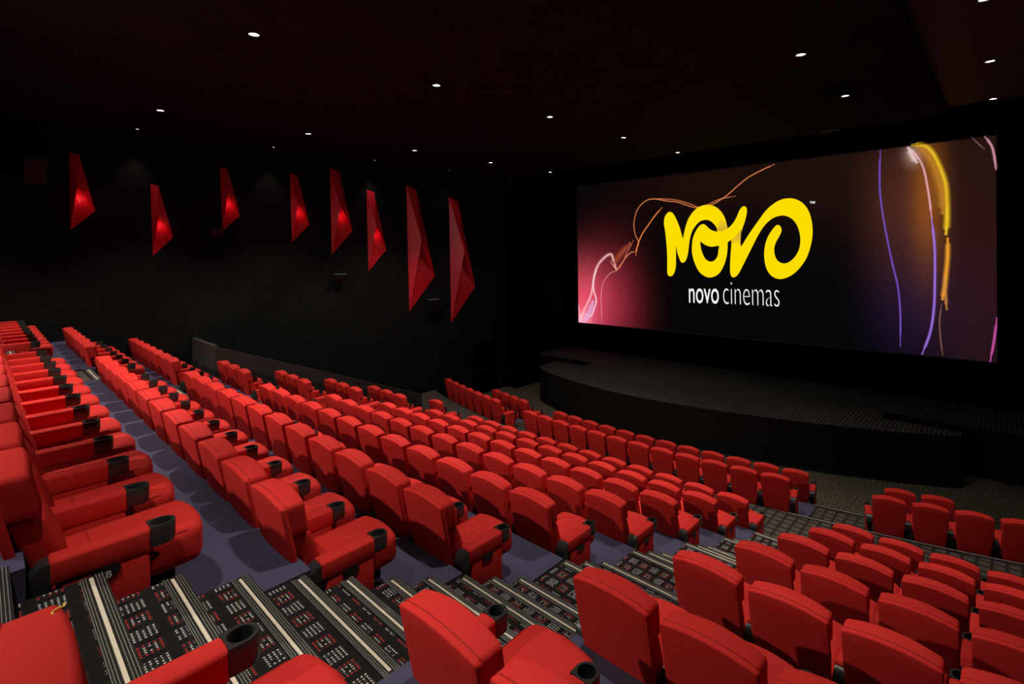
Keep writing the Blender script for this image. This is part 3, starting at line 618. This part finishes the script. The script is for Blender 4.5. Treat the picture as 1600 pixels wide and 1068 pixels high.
bmesh.ops.bevel(bm, geom=es, offset=0.006, segments=2, affect='EDGES')
M['arm_hinge_cap'] = mesh_of(bm, 'arm_hinge_cap', mat('dark_grey_plastic', (0.028, 0.028, 0.027), 0.35, spec=0.5))
bm = bmesh.new(); box(bm, -0.035, 0.035, 0.17, 0.31, 0.0, 0.42); box(bm, -0.05, 0.05, 0.16, 0.52, 0.0, 0.03)
M['leg'] = mesh_of(bm, 'leg', BLK2, 0.0)
bm = bmesh.new()
for k in range(16):
    a = 2*pi*k/16; bm.verts.new((0.0, 0.055*cos(a)*1.2, 0.035*sin(a)))
vs = list(bm.verts); f = bm.faces.new(vs); r_ = bmesh.ops.extrude_face_region(bm, geom=[f])
for v in r_['geom']:
    if isinstance(v, bmesh.types.BMVert): v.co.x += 0.008
bmesh.ops.recalc_face_normals(bm, faces=bm.faces)
M['row_plate'] = mesh_of(bm, 'row_plate', BLK)

def link(name, me, parent, loc=(0, 0, 0)):
    o = bpy.data.objects.new(name, me); COL.objects.link(o); o.parent = parent; o.location = loc; return o
def arm(parent, side, x=0.325):
    a = link('armrest', M['armrest'], parent, (side*x, 0, 0))
    link('cup_holder', M['cup_holder'], a); link('arm_hinge_cap', M['arm_hinge_cap'], a)
    link('side_panel', M['side_panel'], parent, (side*x, 0, 0)); link('leg', M['leg'], parent, (side*x, 0, 0))
    return a
ORD = ['', 'first', 'second', 'third', 'fourth', 'fifth', 'sixth', 'seventh', 'eighth', 'ninth', 'tenth', 'eleventh', 'twelfth']
def seat(x, y, fz, rz, label, group, left_arm=False, xs=1.0, plate=False):
    w = W(x, y, fz-0.08); t = thing('cinema_chair', label, 'chair', w, rz, group)
    if xs != 1.0: t.scale = (xs, 1, 1)
    link('back_shell', M['back_shell'], t)
    h = link('headrest', M['headrest'], t); link('piping', M['piping'], h)
    link('lumbar_cushion', M['lumbar_cushion'], t); cu_ = link('seat_cushion', M['seat_cushion'], t); link('seam', M['seam'], cu_); ls_ = link('latch_slot', M['latch_slot'], t); link('latch_tab', M['latch_tab'], ls_); link('seat_frame', M['seat_frame'], t)
    arm(t, 1)
    if left_arm: arm(t, -1)
    if plate: link('row_plate', M['row_plate'], t, (0.325+0.053, 0.45, 0.35+LIFT))
    return t
RNAME = dict(F1='front row', F2='second row', U1='third row', U2='fourth row', U3='fifth row', U4='sixth row', U5='seventh row', U6='eighth row', U7='ninth row', U8='tenth row')
def rowname(n): return RNAME[n]+' from the stage'
# centre block, twelve seats in a row; seat 1 stands by the near stairs
for n, (y, fz) in ROWS.items():
    for k in range(12):
        seat(-5.835-k, yrow(y, -5.835-k), fz, 0, 'red cinema chair, %s from the near stairs, centre block, %s' % (ORD[k+1], rowname(n)), 'centre block seats, '+RNAME[n], left_arm=(k == 11), plate=(k == 0))
def front_row(n, yf, fz, x0, count, step, block, frm, sgn, left_last, left_first=False, xs=1.0):
    for k in range(count):
        x = x0+sgn*k*step; sl = (yf(x+0.3)-yf(x-0.3))/0.6
        seat(x, yf(x), fz, math.atan(sl), 'red cinema chair, %s from the %s, %s, %s' % (ORD[k+1], frm, block, rowname(n)), block+' seats, '+RNAME[n], left_arm=(k == count-1 and left_last) or (k == 0 and left_first), xs=xs, plate=False)
front_row('F2', yF2, -9.26, -5.68, 12, 0.985, 'centre block', 'near stairs', -1, True)
front_row('F1', yF1, -9.82, -5.66, 12, 0.985, 'centre block', 'near stairs', -1, True)
front_row('F2', yF2, -9.26, -19.30, 7, 0.87, 'left block', 'far stairs', -1, True, xs=0.87)
front_row('F1', yF1, -9.82, -19.42, 4, 0.87, 'left block', 'far stairs', -1, True, xs=0.87)
front_row('F2', yF2, -9.26, -2.62, 5, 0.97, 'right block', 'near stairs', 1, False, True, xs=0.97)
front_row('F1', yF1, -9.82, -2.62, 2, 0.97, 'right block', 'near stairs', 1, False, True, xs=0.97)
LEFTN = dict(U8=7, U7=6, U6=7, U5=3, U4=3, U3=3, U2=3, U1=1)
for n, c in LEFTN.items():
    y, fz = SROWS[n]
    for k in range(c):
        x = -19.90-k*1.0 if n in ('U8', 'U7', 'U6') else -19.93-k*1.07
        if n == 'U1': x = -20.1
        seat(x, y, fz, 0, 'red cinema chair, %s from the far stairs, left block, %s' % (ORD[k+1], rowname(n)), 'left block seats, '+RNAME[n], left_arm=(k == c-1))
RIGHTN = dict(U8=1, U7=2, U6=3, U5=4, U4=5, U3=5, U2=5, U1=5)
for n, c in RIGHTN.items():
    y, fz = SROWS[n]
    for k in range(c):
        seat(-2.88+k*0.985, y, fz, 0, 'red cinema chair, %s from the near stairs, right block, %s' % (ORD[k+1], rowname(n)), 'right block seats, '+RNAME[n], left_arm=(k == 0))
# row letter on the end panel of the nearest centre-block seat
def glyph(ch, parent, loc, size, m, rot=(pi/2, 0, pi/2), name='row_letter'):
    cu = bpy.data.curves.new(name, 'FONT'); cu.body = ch; cu.size = size; cu.extrude = 0.001; cu.align_x = 'CENTER'; cu.align_y = 'CENTER'
    tmp = bpy.data.objects.new('tmp', cu); COL.objects.link(tmp); me = bpy.data.meshes.new_from_object(tmp); bpy.data.objects.remove(tmp)
    me.materials.clear(); me.materials.append(m)
    o = bpy.data.objects.new(name, me); COL.objects.link(o); o.parent = parent; o.location = loc; o.rotation_euler = rot; return o
for o in list(COL.objects):
    if o.get('label', '').startswith('red cinema chair, first from the near stairs, centre block, tenth'):
        for ch in o.children:
            if ch.name.startswith('row_plate'): glyph('B', ch, (0.010, 0.010, 0.036), 0.05, WHITE)
    if o.get('label', '').startswith('red cinema chair, first from the near stairs, right block, tenth'):
        for ch in o.children:
            if ch.name.startswith('headrest'): glyph('2', ch, (-0.17, 0.158, 1.058), 0.05, YEL, (radians(-20), 0, pi), 'seat_number')
